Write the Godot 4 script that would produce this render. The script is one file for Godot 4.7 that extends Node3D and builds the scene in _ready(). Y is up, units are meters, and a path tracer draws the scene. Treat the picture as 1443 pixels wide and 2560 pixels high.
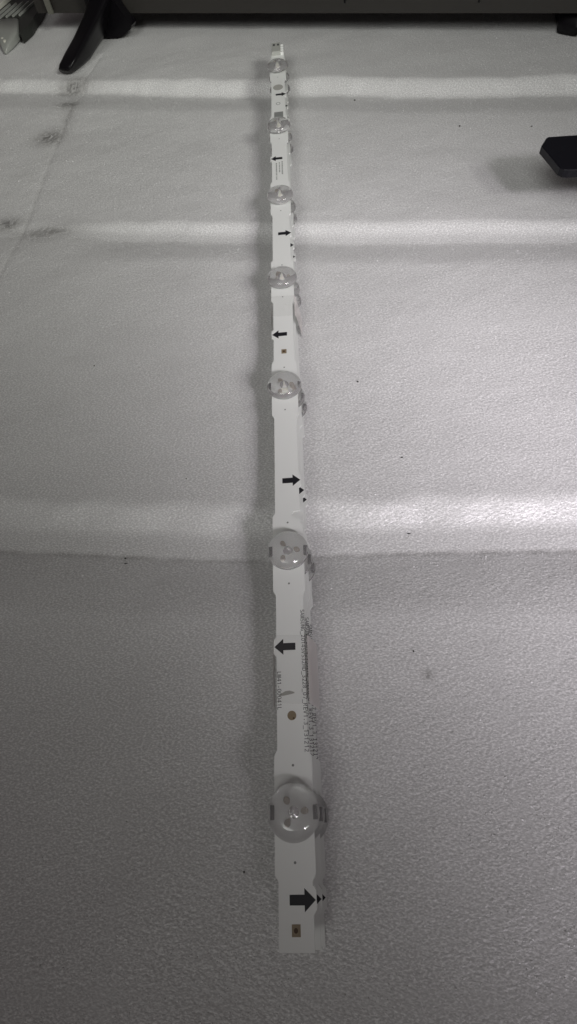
extends Node3D
# A stack of three LED backlight strips on a folded white foam sheet. Lengths are written in millimetres (MM).
const MM := 0.001
const LENS_Z := [32.15, -76.33, -180.3, -274.3, -368.42, -468.73, -577.33]
const ARROW_Z := [59.27, -30.88, -116.98, -224.13, -324.98, -423.1, -527.96]
const NEAR_END := 73.93
const FAR_END := -630.0

var used := {}
var rng := RandomNumberGenerator.new()
var bumps := FastNoiseLite.new()
var wobble := FastNoiseLite.new()

func numbered(called: String) -> String:
	var n: int = used.get(called, 0)
	used[called] = n + 1
	return called if n == 0 else "%s_%03d" % [called, n]

func lin(r: float, g: float, b: float) -> Color:
	return Color(r, g, b).linear_to_srgb()

func mat(c: Color, rough: float, spec := 0.5, metal := 0.0) -> StandardMaterial3D:
	var m := StandardMaterial3D.new()
	m.albedo_color = c
	m.roughness = rough
	m.metallic = metal
	m.metallic_specular = spec
	return m

func thing(called: String, label: String, category: String, at := Vector3.ZERO, group := "") -> Node3D:
	var o := Node3D.new()
	o.name = numbered(called)
	add_child(o)
	o.position = at
	o.set_meta("label", label)
	o.set_meta("category", category)
	if group:
		o.set_meta("group", group)
	return o

func obj(called: String, mesh: Mesh, m: Material, parent: Node, at := Vector3.ZERO) -> MeshInstance3D:
	var o := MeshInstance3D.new()
	o.name = called
	o.mesh = mesh
	o.material_override = m
	parent.add_child(o, true)
	o.position = at
	return o

# ---- shapes -------------------------------------------------------------------------------------------------

func tri(st: SurfaceTool, a: Vector3, b: Vector3, c: Vector3, out: Vector3) -> void:
	# one flat triangle whose front looks along «out» (front faces run clockwise)
	if (b - a).cross(c - a).dot(out) > 0.0:
		var t := b
		b = c
		c = t
	var n := (c - a).cross(b - a).normalized()
	for p in [a, b, c]:
		st.set_normal(n)
		st.add_vertex(p)

func quad(st: SurfaceTool, a: Vector3, b: Vector3, c: Vector3, d: Vector3, out: Vector3) -> void:
	tri(st, a, b, c, out)
	tri(st, a, c, d, out)

func prism(poly: PackedVector2Array, y0: float, y1: float, chamfer := 0.0) -> ArrayMesh:
	# a plate of outline poly (x, z in mm) between the heights y0 and y1 (mm), its upper edge chamfered
	var st := SurfaceTool.new()
	st.begin(Mesh.PRIMITIVE_TRIANGLES)
	add_prism(st, poly, y0, y1, chamfer)
	return st.commit()

func add_prism(st: SurfaceTool, poly: PackedVector2Array, y0: float, y1: float, chamfer := 0.0) -> void:
	var top := poly
	if chamfer > 0.0:
		var inner := Geometry2D.offset_polygon(poly, -chamfer)
		if inner.size() == 1 and inner[0].size() == poly.size():
			top = inner[0]
			var best := 0
			for k in top.size():
				if top[k].distance_to(poly[0]) < top[best].distance_to(poly[0]):
					best = k
			var turned := PackedVector2Array()
			for k in top.size():
				turned.append(top[(best + k) % top.size()])
			top = turned
	var center := Vector2.ZERO
	for p in poly:
		center += p / poly.size()
	var clockwise := Geometry2D.is_polygon_clockwise(poly)
	for k in poly.size():
		var a := poly[k]
		var b := poly[(k + 1) % poly.size()]
		var e := (b - a).normalized()
		var side := Vector3(e.y, 0, -e.x) if not clockwise else Vector3(-e.y, 0, e.x)
		var c := chamfer if top != poly else 0.0
		quad(st, Vector3(a.x, y0, a.y) * MM, Vector3(b.x, y0, b.y) * MM, Vector3(b.x, y1 - c, b.y) * MM, Vector3(a.x, y1 - c, a.y) * MM, side)
		if c > 0.0:
			var ta := top[k]
			var tb := top[(k + 1) % poly.size()]
			quad(st, Vector3(a.x, y1 - c, a.y) * MM, Vector3(b.x, y1 - c, b.y) * MM, Vector3(tb.x, y1, tb.y) * MM, Vector3(ta.x, y1, ta.y) * MM, side + Vector3.UP)
	for f in [[top, y1, Vector3.UP], [poly, y0, Vector3.DOWN]]:
		var p: PackedVector2Array = f[0]
		var ix := Geometry2D.triangulate_polygon(p)
		for k in range(0, ix.size(), 3):
			var q := []
			for j in 3:
				q.append(Vector3(p[ix[k + j]].x, f[1], p[ix[k + j]].y) * MM)
			tri(st, q[0], q[1], q[2], f[2])

func rect(x0: float, x1: float, z0: float, z1: float) -> PackedVector2Array:
	return PackedVector2Array([Vector2(x0, z0), Vector2(x1, z0), Vector2(x1, z1), Vector2(x0, z1)])

func disc(x: float, z: float, rx: float, rz: float, n := 24) -> PackedVector2Array:
	var p := PackedVector2Array()
	for k in n:
		p.append(Vector2(x + rx * cos(TAU * k / n), z + rz * sin(TAU * k / n)))
	return p

func lathe(runs: Array, n: int) -> ArrayMesh:
	# a closed solid of revolution; each run is a smooth stretch of profile points (r, y in mm), going up round the outside
	var st := SurfaceTool.new()
	st.begin(Mesh.PRIMITIVE_TRIANGLES)
	for run in runs:
		var nr := []
		for k in run.size():
			var t: Vector2 = run[mini(k + 1, run.size() - 1)] - run[maxi(k - 1, 0)]
			nr.append(Vector2(t.y, -t.x).normalized())
		for k in run.size() - 1:
			for s in n:
				var a0 := TAU * s / n
				var a1 := TAU * (s + 1) / n
				var c := [[run[k], nr[k], a0], [run[k], nr[k], a1], [run[k + 1], nr[k + 1], a1], [run[k + 1], nr[k + 1], a0]]
				for j in [0, 1, 2, 0, 2, 3]:
					if (j == 1 and run[k].x < 1e-6) or false:
						pass
					var q: Array = c[j]
					st.set_normal(Vector3(q[1].x * cos(q[2]), q[1].y, q[1].x * sin(q[2])))
					st.add_vertex(Vector3(q[0].x * cos(q[2]), q[0].y, q[0].x * sin(q[2])) * MM)
	return st.commit()

func loft(rings: Array, per := 6) -> ArrayMesh:
	# a body through rings of four corners each, the corners rounded
	var st := SurfaceTool.new()
	st.begin(Mesh.PRIMITIVE_TRIANGLES)
	st.set_smooth_group(0)
	var all := []
	for r in rings:
		var out := []
		for k in 4:
			var p: Vector3 = r[k]
			var a: Vector3 = p.lerp(r[(k + 3) % 4], 0.28)
			var b: Vector3 = p.lerp(r[(k + 1) % 4], 0.28)
			for j in per:
				var t := float(j) / (per - 1)
				out.append(a.lerp(p, t).lerp(p.lerp(b, t), t) * MM)
		all.append(out)
	var n: int = all[0].size()
	for k in all.size() - 1:
		for j in n:
			var a: Vector3 = all[k][j]
			var b: Vector3 = all[k][(j + 1) % n]
			var c: Vector3 = all[k + 1][(j + 1) % n]
			var d: Vector3 = all[k + 1][j]
			for p in [a, b, c, a, c, d]:
				st.add_vertex(p)
	for e in [0, all.size() - 1]:
		var mid := Vector3.ZERO
		for p in all[e]:
			mid += p / n
		for j in n:
			var q := [mid, all[e][(j + 1) % n], all[e][j]] if e == 0 else [mid, all[e][j], all[e][(j + 1) % n]]
			for p in q:
				st.add_vertex(p)
	st.index()
	st.generate_normals()
	return st.commit()

# ---- the foam sheet -----------------------------------------------------------------------------------------

func along(line: Array, x: float) -> float:
	# height of a polyline over x, carried on past its ends
	var k := 0
	while k < line.size() - 2 and x > line[k + 1].x:
		k += 1
	var a: Vector2 = line[k]
	var b: Vector2 = line[k + 1]
	return a.y + (b.y - a.y) * (x - a.x) / (b.x - a.x)

var fold_far := [Vector2(-307, -672), Vector2(-167, -635), Vector2(-56, -606), Vector2(39, -585), Vector2(147, -555), Vector2(262, -531)]
var fold_mid := [Vector2(-238, -390), Vector2(-132, -372), Vector2(-21, -353), Vector2(86, -335), Vector2(207, -317)]
var fold_near := [Vector2(-162, -98), Vector2(-93, -91), Vector2(-17, -84), Vector2(15, -85), Vector2(56, -84), Vector2(142, -80)]
var seam := [Vector2(-706, -205), Vector2(-669, -213), Vector2(-625, -217), Vector2(-513, -218), Vector2(-412, -220), Vector2(-337, -226)]

func fold(d: float, drop: float, slope: float, lip: float, deep: float, rise: float) -> float:
	# a fold: a steep facet «slope» wide, a lip, the crease at d = 0, and a facet that rises towards the viewer
	var h := 0.0
	for k in 7:
		var e := d + (k - 3) * 0.9
		if e < -lip:
			h += drop * clampf((e + lip + slope) / slope, 0.0, 1.0)
		elif e < 0.0:
			h += drop + (deep - drop) * (1.0 + e / lip)
		else:
			h += deep * pow(clampf(1.0 - e / rise, 0.0, 1.0), 1.35)
	return h / 7.0

func foam_height(x: float, z: float) -> float:
	var h := wobble.get_noise_2d(x * 0.5, z * 0.6) * 1.6
	var w := 1.0 + 0.4 * wobble.get_noise_2d(x * 1.3, 700.0)
	var s := 0.75 + 0.25 * smoothstep(-190.0, -120.0, x)
	h -= s * fold(z - along(fold_far, x) - wobble.get_noise_2d(x * 3.0, 900.0) * 1.2, 10.6, 13.0 * w, 0.5, 10.8, 52.0)
	s = 0.3 + 0.7 * smoothstep(-180.0, -110.0, x)
	h -= s * fold(z - along(fold_mid, x) - wobble.get_noise_2d(x * 3.0, 500.0) * 0.8, 4.9, 7.5 * w, 11.0, 6.2, 30.0)
	var d := z - along(fold_near, x) - wobble.get_noise_2d(x * 4.0, 100.0) * 0.9
	h -= fold(d, 7.2, 14.5 / w, 14.0, 8.3, 36.0) + 0.35 * exp(-pow(d / 1.4, 2.0))
	# lengthwise crease at the left
	if z > -720.0 and z < -325.0:
		var e := x - along(seam, z)
		h -= 0.35 * exp(-pow(e / 2.0, 2.0)) + 0.5 * exp(-absf(e) / 12.0)
	return h + 0.09 * bumps.get_noise_2d(x, z)

func smudge(c: float, x: float, z: float, at: Vector2, rx: float, rz: float, dark: float) -> float:
	var q := pow((x - at.x) / rx, 2.0) + pow((z - at.y) / rz, 2.0)
	if q > 4.0:
		return c
	var n := 0.5 + 0.9 * bumps.get_noise_2d(x * 2.0 + 300.0, z * 2.0)
	return c * (1.0 - dark * exp(-q * 1.5) * clampf(n + 0.25, 0.0, 1.0))

func build_foam() -> void:
	var xs := []
	var x := -720.0
	while x < 620.0:
		xs.append(x)
		x += 1.5 if x > -240.0 and x < -195.0 else 2.0 if x > 50.0 and x < 74.0 else 5.0 if absf(x) < 320.0 else 12.0
	var zs := []
	var z := -1300.0
	while z < 340.0:
		zs.append(z)
		z += 1.2 if z > -130.0 and z < -50.0 else 2.0 if z > -700.0 and z < 0.0 else 5.0
	var v := PackedVector3Array()
	var nn := PackedVector3Array()
	var uv := PackedVector2Array()
	var col := PackedColorArray()
	var ix := PackedInt32Array()
	var hs := PackedFloat32Array()
	for zz in zs:
		for xx in xs:
			hs.append(foam_height(xx, zz))
	var w := xs.size()
	for j in zs.size():
		for i in w:
			var a := j * w + i
			v.append(Vector3(xs[i], hs[a], zs[j]) * MM)
			var i0 := maxi(i - 1, 0)
			var i1 := mini(i + 1, w - 1)
			var j0 := maxi(j - 1, 0)
			var j1 := mini(j + 1, zs.size() - 1)
			nn.append(Vector3(-(hs[j * w + i1] - hs[j * w + i0]) / (xs[i1] - xs[i0]), 1.0, -(hs[j1 * w + i] - hs[j0 * w + i]) / (zs[j1] - zs[j0])).normalized())
			uv.append(Vector2(xs[i], zs[j]) / 165.0)
			var c := 1.0
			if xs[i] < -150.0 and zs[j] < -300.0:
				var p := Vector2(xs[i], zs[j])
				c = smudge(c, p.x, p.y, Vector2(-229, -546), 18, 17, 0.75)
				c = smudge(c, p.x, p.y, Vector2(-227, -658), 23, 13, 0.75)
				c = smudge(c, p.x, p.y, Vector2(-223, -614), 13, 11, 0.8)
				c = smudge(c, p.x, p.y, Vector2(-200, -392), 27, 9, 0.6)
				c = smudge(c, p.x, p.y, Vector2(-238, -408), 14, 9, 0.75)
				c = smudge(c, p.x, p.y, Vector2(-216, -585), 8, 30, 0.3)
				if p.y > -715.0 and p.y < -325.0:
					c *= 1.0 - 0.22 * exp(-pow((p.x - along(seam, p.y)) / 1.4, 2.0)) * (0.5 + 0.5 * bumps.get_noise_1d(p.y * 0.6))
			# narrow darker line along each fold
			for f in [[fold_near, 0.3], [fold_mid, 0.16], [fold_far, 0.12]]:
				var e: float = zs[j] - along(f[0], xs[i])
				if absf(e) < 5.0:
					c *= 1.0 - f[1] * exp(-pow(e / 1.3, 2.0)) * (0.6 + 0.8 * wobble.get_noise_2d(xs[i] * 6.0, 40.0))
			c = smudge(c, xs[i], zs[j], Vector2(61, -20), 3.0, 2.8, 0.5)
			for q in [[-146, -652, 9, 7], [112, -588, 8, 4], [145, -613, 6, 5], [-35, -642, 6, 8]]:
				c = smudge(c, xs[i], zs[j], Vector2(q[0], q[1]), q[2], q[3], -0.3)
			col.append(Color(c, c * (0.98 + 0.02 * c), c * (0.95 + 0.05 * c)))
			if i + 1 < w and j + 1 < zs.size():
				ix.append_array([a, a + 1, a + w, a + 1, a + w + 1, a + w])
	var arr := []
	arr.resize(Mesh.ARRAY_MAX)
	arr[Mesh.ARRAY_VERTEX] = v
	arr[Mesh.ARRAY_NORMAL] = nn
	arr[Mesh.ARRAY_TEX_UV] = uv
	arr[Mesh.ARRAY_COLOR] = col
	arr[Mesh.ARRAY_INDEX] = ix
	var me := ArrayMesh.new()
	me.add_surface_from_arrays(Mesh.PRIMITIVE_TRIANGLES, arr)

	var cells := FastNoiseLite.new()
	cells.seed = 5
	cells.noise_type = FastNoiseLite.TYPE_VALUE_CUBIC
	cells.frequency = 0.085
	cells.fractal_type = FastNoiseLite.FRACTAL_FBM
	cells.fractal_octaves = 3
	cells.fractal_gain = 0.6
	var grain := NoiseTexture2D.new()
	grain.width = 1024
	grain.height = 2048
	grain.seamless = true
	grain.noise = cells
	grain.as_normal_map = true
	grain.bump_strength = 5.0
	var glint_flecks := FastNoiseLite.new()  # sparkle off the cell walls, painted into the albedo as pale flecks
	glint_flecks.seed = 21
	glint_flecks.noise_type = FastNoiseLite.TYPE_SIMPLEX_SMOOTH
	glint_flecks.frequency = 0.085
	glint_flecks.fractal_octaves = 3
	glint_flecks.fractal_gain = 0.55
	var ramp := Gradient.new()
	ramp.set_color(0, lin(0.62, 0.62, 0.62))
	ramp.set_color(1, lin(1.0, 1.0, 1.0))
	ramp.add_point(0.45, lin(0.66, 0.66, 0.66))
	ramp.add_point(0.66, lin(0.86, 0.86, 0.86))
	ramp.add_point(0.82, lin(1.0, 1.0, 1.0))
	var tone := NoiseTexture2D.new()
	tone.width = 1024
	tone.height = 2048
	tone.seamless = true
	tone.noise = glint_flecks
	tone.color_ramp = ramp
	var m := mat(lin(0.86, 0.866, 0.856), 0.38, 0.6)
	m.vertex_color_use_as_albedo = true
	m.albedo_texture = tone
	m.normal_enabled = true
	m.normal_texture = grain
	m.normal_scale = 0.6
	var sheet := obj("foam_sheet", me, m, self)
	sheet.set_meta("kind", "structure")
	sheet.set_meta("label", "white pebbled foam sheet with creases running across it")

	# glossy skins of the foam's cells, tilted every way
	var flake := SurfaceTool.new()
	flake.begin(Mesh.PRIMITIVE_TRIANGLES)
	for k in 6:
		var e := TAU * k / 6
		var f := TAU * (k + 1) / 6
		tri(flake, Vector3(0, 0.16, 0) * MM, Vector3(cos(e), 0, 0.7 * sin(e)) * MM, Vector3(cos(f), 0, 0.7 * sin(f)) * MM, Vector3.UP)
	var cells_mesh := flake.commit()
	var many := MultiMesh.new()
	many.transform_format = MultiMesh.TRANSFORM_3D
	many.mesh = cells_mesh
	many.instance_count = 80000
	for k in many.instance_count:
		var px := rng.randf_range(-340.0, 330.0)
		var pz := 130.0 - 840.0 * pow(rng.randf(), 1.25)
		var tilt := Basis(Vector3(rng.randfn(), 0, rng.randfn()).normalized(), deg_to_rad(absf(rng.randfn()) * 20.0))
		var size := rng.randf_range(0.25, 0.6)
		many.set_instance_transform(k, Transform3D((tilt * Basis(Vector3.UP, rng.randf() * TAU)).scaled(Vector3.ONE * size), Vector3(px, foam_height(px, pz) + 0.05, pz) * MM))
	var skins := MultiMeshInstance3D.new()
	skins.name = "foam_cells"
	skins.multimesh = many
	skins.material_override = mat(lin(0.70, 0.705, 0.70), 0.3, 0.6)
	skins.set_meta("kind", "stuff")
	sheet.add_child(skins)

	# crumbs of dirt lying on it
	var st := SurfaceTool.new()
	st.begin(Mesh.PRIMITIVE_TRIANGLES)
	for c in [[72, -561, 1.5, 3.2], [44, -198, 0.9, 0.9], [64, -139, 0.8, 0.7], [63, -95, 1.7, 0.6], [-93, -90, 0.9, 0.5], [-92, -86.5, 1.6, 0.5], [56, -31, 0.6, 0.6], [-22, 53, 0.55, 0.6], [-60, -135, 0.6, 0.5], [-131, -231, 0.7, 0.7], [156, -479, 1.0, 1.6], [214, -467, 1.2, 0.9]]:
		var p := PackedVector2Array()
		for k in 7:
			p.append(Vector2(c[0], c[1]) + Vector2(c[2] * cos(TAU * k / 7), c[3] * sin(TAU * k / 7)) * rng.randf_range(0.4, 0.8))
		var y := foam_height(c[0], c[1])
		add_prism(st, p, y - 0.3, y + 0.35)
	var dirt := obj("dirt_crumbs", st.commit(), mat(lin(0.04, 0.038, 0.034), 0.9), sheet)
	dirt.set_meta("kind", "stuff")

# ---- the LED strips -----------------------------------------------------------------------------------------

func board_side(right: bool) -> Array:
	# (x, z) down one edge of the circuit board, from the near end to the far end
	var steps := []
	for k in 7:
		var z0: float = LENS_Z[k] + 19.5
		var z1: float = LENS_Z[k] - 19.5
		if right and k == 1:
			z1 = LENS_Z[k] - 13.5
		steps.append([z0 + 2.2, 6.21, z0, 7.5, z1, 7.5, z1 - 2.2, 6.21])
		if (k % 2 == 0) == right:
			var t: float = ARROW_Z[k]
			steps.append([t + 4.4, 6.21, t + 2.9, 7.4, t - 2.9, 7.4, t - 4.4, 6.21])
	if right:
		var n := [-94.1, 6.21]
		for a in 9:
			var w := -PI / 2.0 + PI * a / 8.0
			n.append_array([-96.5 + 2.4 * -sin(w), 4.4 - 2.3 * cos(w)])
		n.append_array([-98.9, 6.21])
		steps.append(n)
	steps.sort_custom(func(a, b): return a[0] > b[0])
	var out := [Vector2(6.21, NEAR_END)]
	for s in steps:
		for k in range(0, s.size(), 2):
			out.append(Vector2(s[k + 1], s[k]))
	out.append(Vector2(6.21, FAR_END))
	return out

func arrow(at: float, dir: float) -> PackedVector2Array:
	var tip := 7.1
	var p := PackedVector2Array()
	for q in [Vector2(tip, 0), Vector2(tip - 4.0, 3.5), Vector2(tip - 4.0, 1.55), Vector2(tip - 9.35, 1.55), Vector2(tip - 9.35, -1.55), Vector2(tip - 4.0, -1.55), Vector2(tip - 4.0, -3.5)]:
		p.append(Vector2(q.x * dir, at + q.y))
	return p

func lettering(text: String, x: float, z: float, em: float, parent: Node, m: Material) -> void:
	var f := SystemFont.new()
	f.font_names = PackedStringArray(["Droid Sans Mono"])
	var t := TextMesh.new()
	t.text = text
	t.font = f
	t.font_size = 24
	t.pixel_size = em * MM / 24.0
	t.depth = 0.04 * MM
	t.curve_step = 3.0
	t.horizontal_alignment = HORIZONTAL_ALIGNMENT_LEFT
	t.vertical_alignment = VERTICAL_ALIGNMENT_CENTER
	var o := obj("lettering", t, m, parent)
	o.transform = Transform3D(Basis(Vector3(0, 0, 1), Vector3(1, 0, 0), Vector3(0, 1, 0)), Vector3(x, 0.03, z) * MM)

func build_strip() -> Node3D:
	var white := mat(lin(0.79, 0.81, 0.785), 0.4, 0.5)
	var ink := mat(lin(0.012, 0.012, 0.016), 0.5)
	var gold := mat(lin(0.25, 0.20, 0.13), 0.45, 0.5)
	var dark_gold := mat(lin(0.07, 0.04, 0.02), 0.6)
	var grey := mat(lin(0.20, 0.21, 0.20), 0.6)
	var clear := StandardMaterial3D.new()
	clear.albedo_color = Color(1.0, 1.0, 1.0, 0.12)
	clear.transparency = BaseMaterial3D.TRANSPARENCY_ALPHA
	clear.roughness = 0.03
	clear.refraction_enabled = true
	clear.refraction_scale = 0.049
	var s := thing("led_strip", "topmost of three stacked white LED strips, all seven clear lenses in view", "LED strip", Vector3.ZERO, "LED strips in the stack")
	# circuit board
	var outline := PackedVector2Array()
	for p in board_side(true):
		outline.append(p)
	var left := board_side(false)
	left.reverse()
	for p in left:
		outline.append(Vector2(-p.x, p.y))
	obj("circuit_board", prism(outline, -1.2, 0.0), white, s)
	# printed, bare and plain grey marks on it
	for k in 7:
		obj("printed_arrow", prism(arrow(ARROW_Z[k], 1.0 if k % 2 == 0 else -1.0), -0.05, 0.04), ink, s)
	var spot := prism(disc(0, 0, 0.48, 0.48, 12), -0.05, 0.03)
	for k in 7:
		for e in [-16.05, 16.05]:
			obj("test_point", spot, grey, s, Vector3(0, 0, LENS_Z[k] + e) * MM)
	for q in [[-0.1, 67.9], [0.1, -209.4]]:
		var pad := obj("solder_pad", prism(rect(q[0] - 1.55, q[0] + 1.55, q[1] - 1.75, q[1] + 1.75), -0.05, 0.05), gold, s)
		obj("pad_center", prism(disc(q[0] - 0.1, q[1], 0.75, 0.8, 14), 0.0, 0.08), dark_gold, pad)
	var hole := obj("screw_hole", prism(disc(0.0, -2.4, 1.85, 1.85, 28), -0.05, 0.05), gold, s)
	obj("hole_spot", prism(disc(0.75, -1.35, 0.42, 0.36, 10), 0.0, 0.08), dark_gold, hole)  # small darker spot on the gold disc
	lettering("SAMSUNG_2014SVS32HD_3228_07_REV1.3_131212", 5.75, -47.5, 1.86, s, ink)
	lettering("LM41-00041L", -5.1, -20.5, 1.86, s, ink)
	obj("grey_patch", prism(rect(-3.9, 4.0, -497.0, -487.6), -0.05, 0.03), mat(lin(0.22, 0.23, 0.22), 0.7), s)
	obj("grey_patch", prism(disc(0.0, -541.5, 4.6, 5.4, 20), -0.05, 0.03), mat(lin(0.38, 0.38, 0.35), 0.7), s)  # a second, fainter grey patch, round
	var ring := SurfaceTool.new()
	ring.begin(Mesh.PRIMITIVE_TRIANGLES)
	for k in 20:
		var a := TAU * k / 20
		var b := TAU * (k + 1) / 20
		var q := []
		for e in [[a, 1.9], [b, 1.9], [b, 1.45], [a, 1.45]]:
			q.append(Vector3(-0.2 + e[1] * cos(e[0]), 0.03, -511.7 + 1.25 * e[1] * sin(e[0])) * MM)
		quad(ring, q[0], q[1], q[2], q[3], Vector3.UP)
	obj("printed_ring", ring.commit(), grey, s)
	var rows := SurfaceTool.new()
	rows.begin(Mesh.PRIMITIVE_TRIANGLES)
	for c in [[2.0, -418.0, -401.0], [-0.2, -417.2, -403.0], [-2.6, -416.5, -394.0]]:
		var z: float = c[1]
		while z < c[2]:
			var l := rng.randf_range(0.5, 1.1)
			add_prism(rows, rect(c[0] - 0.55, c[0] + 0.5, z, z + l), -0.05, 0.03)
			z += l + rng.randf_range(0.35, 0.9)
	obj("fine_print", rows.commit(), grey, s)
	var smear := PackedVector2Array([Vector2(-5.4, -10.2), Vector2(-3.2, -10.3), Vector2(-1.0, -10.7), Vector2(1.4, -11.2), Vector2(1.2, -11.7), Vector2(-0.8, -12.3), Vector2(-2.6, -12.1), Vector2(-4.6, -11.0)])
	obj("smudge", prism(smear, -0.05, 0.02), mat(lin(0.36, 0.36, 0.33), 0.7), s)
	# lenses
	var outer := [Vector2(9.1, 0.9), Vector2(9.7, 1.1), Vector2(9.93, 1.6), Vector2(9.93, 2.2), Vector2(9.75, 3.0), Vector2(9.3, 3.9), Vector2(8.5, 4.8), Vector2(7.3, 5.65), Vector2(5.8, 6.3), Vector2(4.2, 6.72), Vector2(2.8, 6.85), Vector2(1.7, 6.75), Vector2(0.8, 6.5), Vector2(0.0, 6.3)]
	var under := [Vector2(2.3, 0.9), Vector2(9.1, 0.9)]
	var cavity := [Vector2(0.0, 5.1), Vector2(0.6, 4.7), Vector2(1.1, 3.9), Vector2(1.7, 2.4), Vector2(2.3, 0.9)]
	var dome := lathe([outer, under, cavity], 48)
	var peg := lathe([[Vector2(0.0, 0.02), Vector2(1.15, 0.02)], [Vector2(1.15, 0.02), Vector2(1.05, 0.85)], [Vector2(1.05, 0.85), Vector2(0.0, 0.85)]], 14)
	var foot := mat(lin(0.34, 0.29, 0.22), 0.5)
	var chip := mat(lin(0.78, 0.77, 0.66), 0.4)
	for k in 7:
		var at := Vector3(0, 0, LENS_Z[k]) * MM
		var l := obj("lens", dome, clear, s, at)
		for p in [Vector3(3.7, 0, -0.4), Vector3(-2.3, 0, -3.5), Vector3(-2.2, 0, 3.2)]:
			obj("peg", peg, foot, l, p * MM)
		obj("led_chip", prism(rect(-1.5, 1.5, -1.5, 1.5), 0.0, 0.7), chip, s, at)
		for e in [-1.0, 1.0]:
			obj("edge_mark", prism(rect(e * 7.05 - 0.6, e * 7.05 + 0.6, -2.1, 2.1), 0.6, 0.87), mat(lin(0.012, 0.011, 0.01), 0.7), l)
	# plug socket at the far end
	var shell := mat(lin(0.42, 0.43, 0.40), 0.55)
	var plug := obj("connector", prism(rect(-5.2, 3.2, -626.0, -606.0), 0.0, 3.2, 0.4), shell, s)
	for x in [-2.9, 1.2]:
		obj("contact_slot", prism(rect(x - 0.9, x + 0.9, -622.5, -618.5), 3.0, 3.23), ink, plug)
	for k in 4:
		obj("contact_rib", prism(rect(3.25, 6.1, -624.5 + 5.2 * k, -621.8 + 5.2 * k), 0.0, 2.2, 0.2), white, plug)
	return s

func build_strips() -> void:
	var first := build_strip()
	var second: Node3D = first.duplicate()
	var third: Node3D = first.duplicate()
	for q in [[first, 0.0, 19.2, 0.0, 0.0, ""], [second, 1.58, 10.36, 1.09, 0.79, "middle one of three stacked white LED strips, its right edge showing beneath the top strip"], [third, 2.69, 1.56, 2.01, 2.13, "lowest of three stacked white LED strips, lying on the foam sheet"]]:
		var s: Node3D = q[0]
		s.position = Vector3(q[1], q[2], q[3]) * MM
		s.rotation.y = atan(q[4] / 600.0)
		if q[5]:
			s.name = numbered("led_strip")
			s.set_meta("label", q[5])
			add_child(s)

func build_tape(z0: float, z1: float, bumps_at: Array, label: String) -> void:
	# a film laid over the top strip, clear there, and pulled milky down both sides of the stack
	var t := thing("clear_tape", label, "tape", Vector3.ZERO, "clear tapes round the strips")
	var across := []
	for k in 31:
		across.append(Vector2(-7.5 + 0.5 * k, 19.32))
	var film := StandardMaterial3D.new()
	film.albedo_color = Color(0.9, 0.9, 0.88, 0.03)
	film.transparency = BaseMaterial3D.TRANSPARENCY_ALPHA
	film.roughness = 0.1
	var milky := StandardMaterial3D.new()
	milky.albedo_color = Color(0.84, 0.82, 0.81, 0.72)
	milky.transparency = BaseMaterial3D.TRANSPARENCY_ALPHA
	milky.roughness = 0.35
	for part in [["film", across, film], ["side_fold", [Vector2(7.5, 19.32), Vector2(8.3, 18.6), Vector2(9.3, 13.0), Vector2(10.2, 8.0), Vector2(10.8, 4.0), Vector2(11.2, 1.2)], milky], ["side_fold", [Vector2(-9.0, 1.2), Vector2(-8.6, 8.0), Vector2(-8.0, 17.5), Vector2(-7.5, 19.32)], milky]]:
		var st := SurfaceTool.new()
		st.begin(Mesh.PRIMITIVE_TRIANGLES)
		st.set_smooth_group(0)
		var path: Array = part[1]
		var rows := []
		for j in 25:
			var z := lerpf(z0, z1, j / 24.0)
			var row := []
			for p in path:
				var h := 0.0
				if absf(p.x) < 6.5:
					h = 0.05 + 0.05 * bumps.get_noise_2d(p.x * 4.0, z * 4.0)
					for b in bumps_at:
						h += b.z * exp(-(pow((p.x - b.x) / 1.0, 2.0) + pow((z - b.y) / 1.3, 2.0)))
				row.append(Vector3(p.x, p.y + h, z + 0.06 * p.x) * MM)
			rows.append(row)
		for j in 24:
			for k in path.size() - 1:
				for p in [rows[j][k], rows[j][k + 1], rows[j + 1][k + 1], rows[j][k], rows[j + 1][k + 1], rows[j + 1][k]]:
					st.add_vertex(p)
		st.index()
		st.generate_normals()
		obj(part[0], st.commit(), part[2], t)

# ---- things at the edges of the picture ---------------------------------------------------------------------

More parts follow.
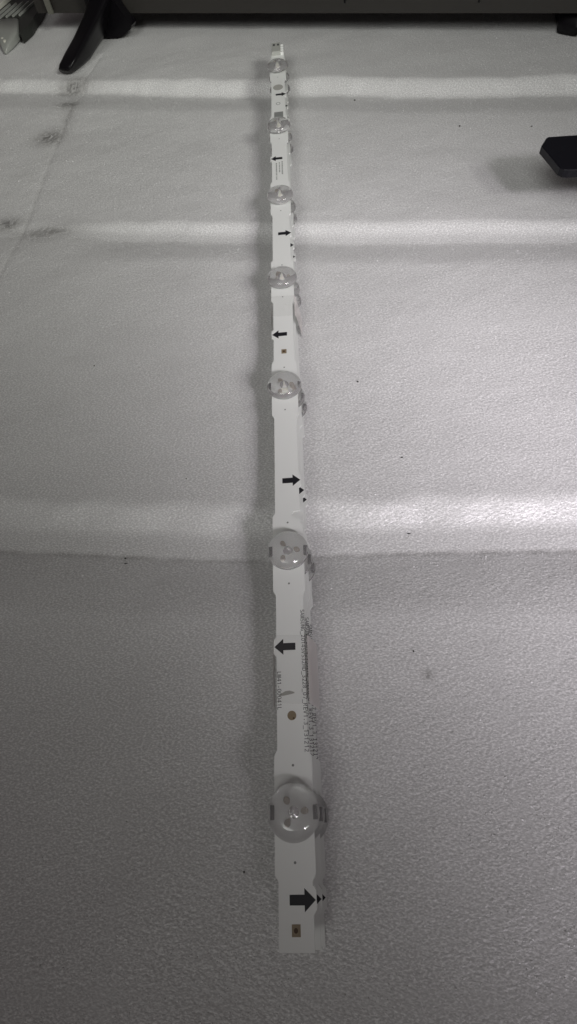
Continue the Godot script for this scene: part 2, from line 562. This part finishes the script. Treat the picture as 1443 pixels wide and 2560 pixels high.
func build_panel() -> void:
	var face := mat(lin(0.022, 0.02, 0.017), 0.6)
	var black := mat(lin(0.004, 0.0035, 0.0045), 0.3, 0.3)
	var t := thing("display_panel", "dark brown panel standing across the far edge of the foam sheet", "panel")
	var u := Vector2(267.3 + 267.9, -620.6 + 792.8).normalized()
	var n := Vector2(-u.y, u.x)
	if n.y > 0.0:
		n = -n
	var mid := Vector2(0, -706.6)
	var a := mid - u * 301.0
	var b := mid + u * 480.0
	obj("body", prism(PackedVector2Array([a, b, b + n * 60.0, a + n * 60.0]), 19.0, 330.0, 2.0), face, t)
	obj("rear_cover", prism(PackedVector2Array([a + n * 60.5 + u * 20.0, b + n * 60.5 - u * 20.0, b + n * 140.0 - u * 60.0, a + n * 140.0 + u * 60.0]), 12.0, 250.0, 4.0), face, t)
	for q in [[-60.0, 31.0], [75.0, 27.0], [208.0, 27.0], [150.0, 34.0]]:
		var c: Vector2 = mid + u * q[0]
		obj("vent_slot", prism(PackedVector2Array([c - u * 1.0 - n * 0.6, c + u * 1.0 - n * 0.6, c + u * 1.0 + n * 2.0, c - u * 1.0 + n * 2.0]), q[1], q[1] + 9.0), black, t)
	# the black foot at the left: a tapering toe and a flared root
	var toe := [
		[Vector3(-243, 7, -676), Vector3(-244, 0.6, -683), Vector3(-234, 0.6, -678), Vector3(-231, 6, -671)],
		[Vector3(-240.5, 11, -677), Vector3(-244, 0.6, -688), Vector3(-229, 0.6, -679), Vector3(-225.5, 9, -672)],
		[Vector3(-235, 15.5, -693), Vector3(-239, 0.6, -698), Vector3(-219, 0.6, -693), Vector3(-219, 14, -681)],
		[Vector3(-227.9, 20, -713.5), Vector3(-233, 0.6, -720), Vector3(-211.8, 0.6, -708), Vector3(-211, 20, -694)],
		[Vector3(-214.1, 32, -731.6), Vector3(-226, 0.6, -755), Vector3(-206, 0.6, -750), Vector3(-192, 32, -722)],
		[Vector3(-205.7, 44, -757), Vector3(-222, 0.6, -800), Vector3(-196, 0.6, -790), Vector3(-176, 44, -750)],
		[Vector3(-203, 60, -790), Vector3(-218, 0.6, -840), Vector3(-190, 0.6, -830), Vector3(-168, 60, -780)],
	]
	var l := obj("stand_foot", loft(toe), black, t)
	var root := PackedVector2Array()
	for q in [[-222, 62], [-193, 62], [-183.1, 32.7], [-180.1, 26.7], [-170.4, 13], [-172.6, 10], [-182.5, 5], [-193.4, 1.8], [-206, 1], [-222, 1]]:
		root.append(Vector2(q[0], -q[1]))
	var r := obj("foot_root", prism(root, 2.0, 14.0, 2.0), black, l)
	r.transform = Transform3D(Basis(Vector3(u.x, 0, u.y), Vector3(-u.y, 0, u.x), Vector3(0, -1, 0)), Vector3(mid.x, 0, mid.y) * MM)
	# and the one at the right end
	var right := [
		[Vector3(276, 9, -628), Vector3(276, 0.6, -630), Vector3(292, 0.6, -616), Vector3(291, 9, -614)],
		[Vector3(279, 22, -637), Vector3(278, 0.6, -640), Vector3(300, 0.6, -626), Vector3(299, 22, -624)],
		[Vector3(282, 40, -660), Vector3(280, 0.6, -664), Vector3(316, 0.6, -650), Vector3(312, 40, -646)],
		[Vector3(292, 60, -690), Vector3(290, 0.6, -694), Vector3(330, 0.6, -680), Vector3(326, 60, -676)],
	]
	obj("stand_foot", loft(right), black, t)

func build_black_plate() -> void:
	var m := mat(lin(0.005, 0.005, 0.008), 0.4, 0.35)
	var t := thing("black_plate", "black plastic plate with a cut corner jutting in over the foam at right", "plastic plate")
	var top := PackedVector2Array([Vector2(185.7, -368.2), Vector2(187.4, -370.9), Vector2(191.1, -377.0), Vector2(192.8, -378.2), Vector2(212, -376.7), Vector2(330, -370), Vector2(330, -324), Vector2(200.4, -335.2), Vector2(195.5, -335.6), Vector2(192.6, -336.9), Vector2(190.6, -339.6)])
	obj("plate", prism(top, 31.0, 36.0, 0.4), m, t)
	obj("leg", prism(PackedVector2Array([Vector2(300, -366), Vector2(326, -366), Vector2(326, -330), Vector2(300, -330)]), 0.3, 29.4), m, t)

func build_clip() -> void:
	var plastic := mat(lin(0.26, 0.27, 0.25), 0.3)
	var pale := mat(lin(0.50, 0.50, 0.44), 0.4)
	var dark := mat(lin(0.014, 0.016, 0.013), 0.5)
	var t := thing("plastic_clip", "grey pointed plastic clip with dark slots at the far left corner", "plastic clip")
	var blade := [
		[Vector3(-327, 3, -751), Vector3(-327, 0.5, -752), Vector3(-324.5, 0.5, -751), Vector3(-324.5, 3, -750)],
		[Vector3(-334, 8, -766), Vector3(-335, 0.5, -772), Vector3(-318.5, 0.5, -764), Vector3(-320, 8, -760)],
		[Vector3(-343, 12, -792), Vector3(-343, 0.5, -798), Vector3(-314, 0.5, -783), Vector3(-314.5, 11, -780)],
		[Vector3(-352, 12, -823), Vector3(-352, 0.5, -823), Vector3(-320, 0.5, -822), Vector3(-321, 11, -822)],
	]
	var body := obj("blade", loft(blade), plastic, t)
	for q in [[-330.5, -774.0, 2.2], [-326.0, -765.0, 1.8]]:
		obj("pale_spot", prism(disc(q[0], q[1], q[2], q[2] * 1.6, 12), 6.0, 9.6, 0.5), pale, body)  # two pale round spots on the blade
	obj("slotted_block", prism(PackedVector2Array([Vector2(-420, -826), Vector2(-322, -824), Vector2(-312, -790), Vector2(-309, -776), Vector2(-302, -800), Vector2(-300, -836), Vector2(-300, -1040), Vector2(-470, -1040)]), 0.5, 10.5, 1.0), dark, t)
	for k in 5:
		var x := -356.0 + 8.5 * k
		obj("slot_rib", prism(PackedVector2Array([Vector2(x, -828), Vector2(x + 1.5, -828), Vector2(x + 13.5, -868), Vector2(x + 12.0, -868)]), 9.5, 12.5), plastic, t)
	obj("pale_edge", prism(PackedVector2Array([Vector2(-372, -846), Vector2(-356, -856), Vector2(-342, -905), Vector2(-385, -905)]), 10.0, 14.5, 0.5), pale, t)
	# pale tab and knobs on the panel behind it
	var tab := thing("pale_tab", "narrow pale upright tab beside the black foot", "plastic tab")
	obj("tab", prism(PackedVector2Array([Vector2(-270.5, -787.5), Vector2(-263.5, -785.2), Vector2(-263.5, -788.4), Vector2(-270.5, -790.6)]), 20.0, 46.0, 0.5), mat(lin(0.12, 0.12, 0.10), 0.5), tab)

# ---- everything ---------------------------------------------------------------------------------------------

func _ready() -> void:
	rng.seed = 11
	var cam := Camera3D.new()
	cam.name = "camera"
	cam.fov = 90.0
	cam.near = 0.01
	cam.far = 20.0
	cam.transform = Transform3D(Basis(Vector3(0.99542, -0.09344, 0.02038), Vector3(0.06244, 0.47359, -0.87853), Vector3(0.07244, 0.87577, 0.47726)).orthonormalized(), Vector3(19.25, 245.02, 24.75) * MM)
	add_child(cam)
	var env := Environment.new()
	env.background_mode = Environment.BG_COLOR
	env.background_color = lin(0.070, 0.062, 0.062)
	env.tonemap_mode = Environment.TONE_MAPPER_LINEAR
	env.tonemap_exposure = 1.12
	env.sdfgi_enabled = true
	env.ssao_enabled = true
	env.ssil_enabled = true
	var we := WorldEnvironment.new()
	we.name = "environment"
	we.environment = env
	add_child(we)
	# two lamps above and to the right of the viewer, and an unseen fill lamp added at left to lighten shadows
	for q in [[Vector3(526, 698, 630), Vector3(156, 0, -160), 1.42, 10.0, 0.13, Color(1.0, 0.965, 1.0)], [Vector3(635, 918, 515), Vector3(-358, 0, -727), 3.35, 10.3, 0.33, Color(1.0, 1.0, 0.975)], [Vector3(-227, 965, 394), Vector3(534, 0, -1090), 1.04, 32.4, 0.4, Color(1.0, 1.0, 0.985)]]:
		var lamp := SpotLight3D.new()
		lamp.name = "key_or_fill_lamp"
		add_child(lamp, true)
		lamp.look_at_from_position(q[0] * MM, q[1] * MM)
		lamp.light_energy = q[2]
		lamp.light_color = q[5]
		lamp.light_size = q[4]
		lamp.spot_range = 6.0
		lamp.spot_angle = q[3]
		lamp.spot_angle_attenuation = 1.0
		lamp.spot_attenuation = 2.0
		lamp.shadow_enabled = true
	bumps.seed = 3
	bumps.frequency = 0.12
	wobble.seed = 8
	wobble.frequency = 0.012
	build_foam()
	build_panel()
	build_strips()
	build_tape(-36.0, -7.0, [Vector3(0.1, -18.4, 0.25)], "clear sticky tape over the strips between the nearest left-pointing arrow and the round brown spot")
	build_tape(-259.0, -240.0, [Vector3(1.7, -249.3, 0.3), Vector3(0.6, -245.0, 0.2)], "clear sticky tape over the strips between the fourth lens and the small brown pad")
	build_black_plate()
	build_clip()
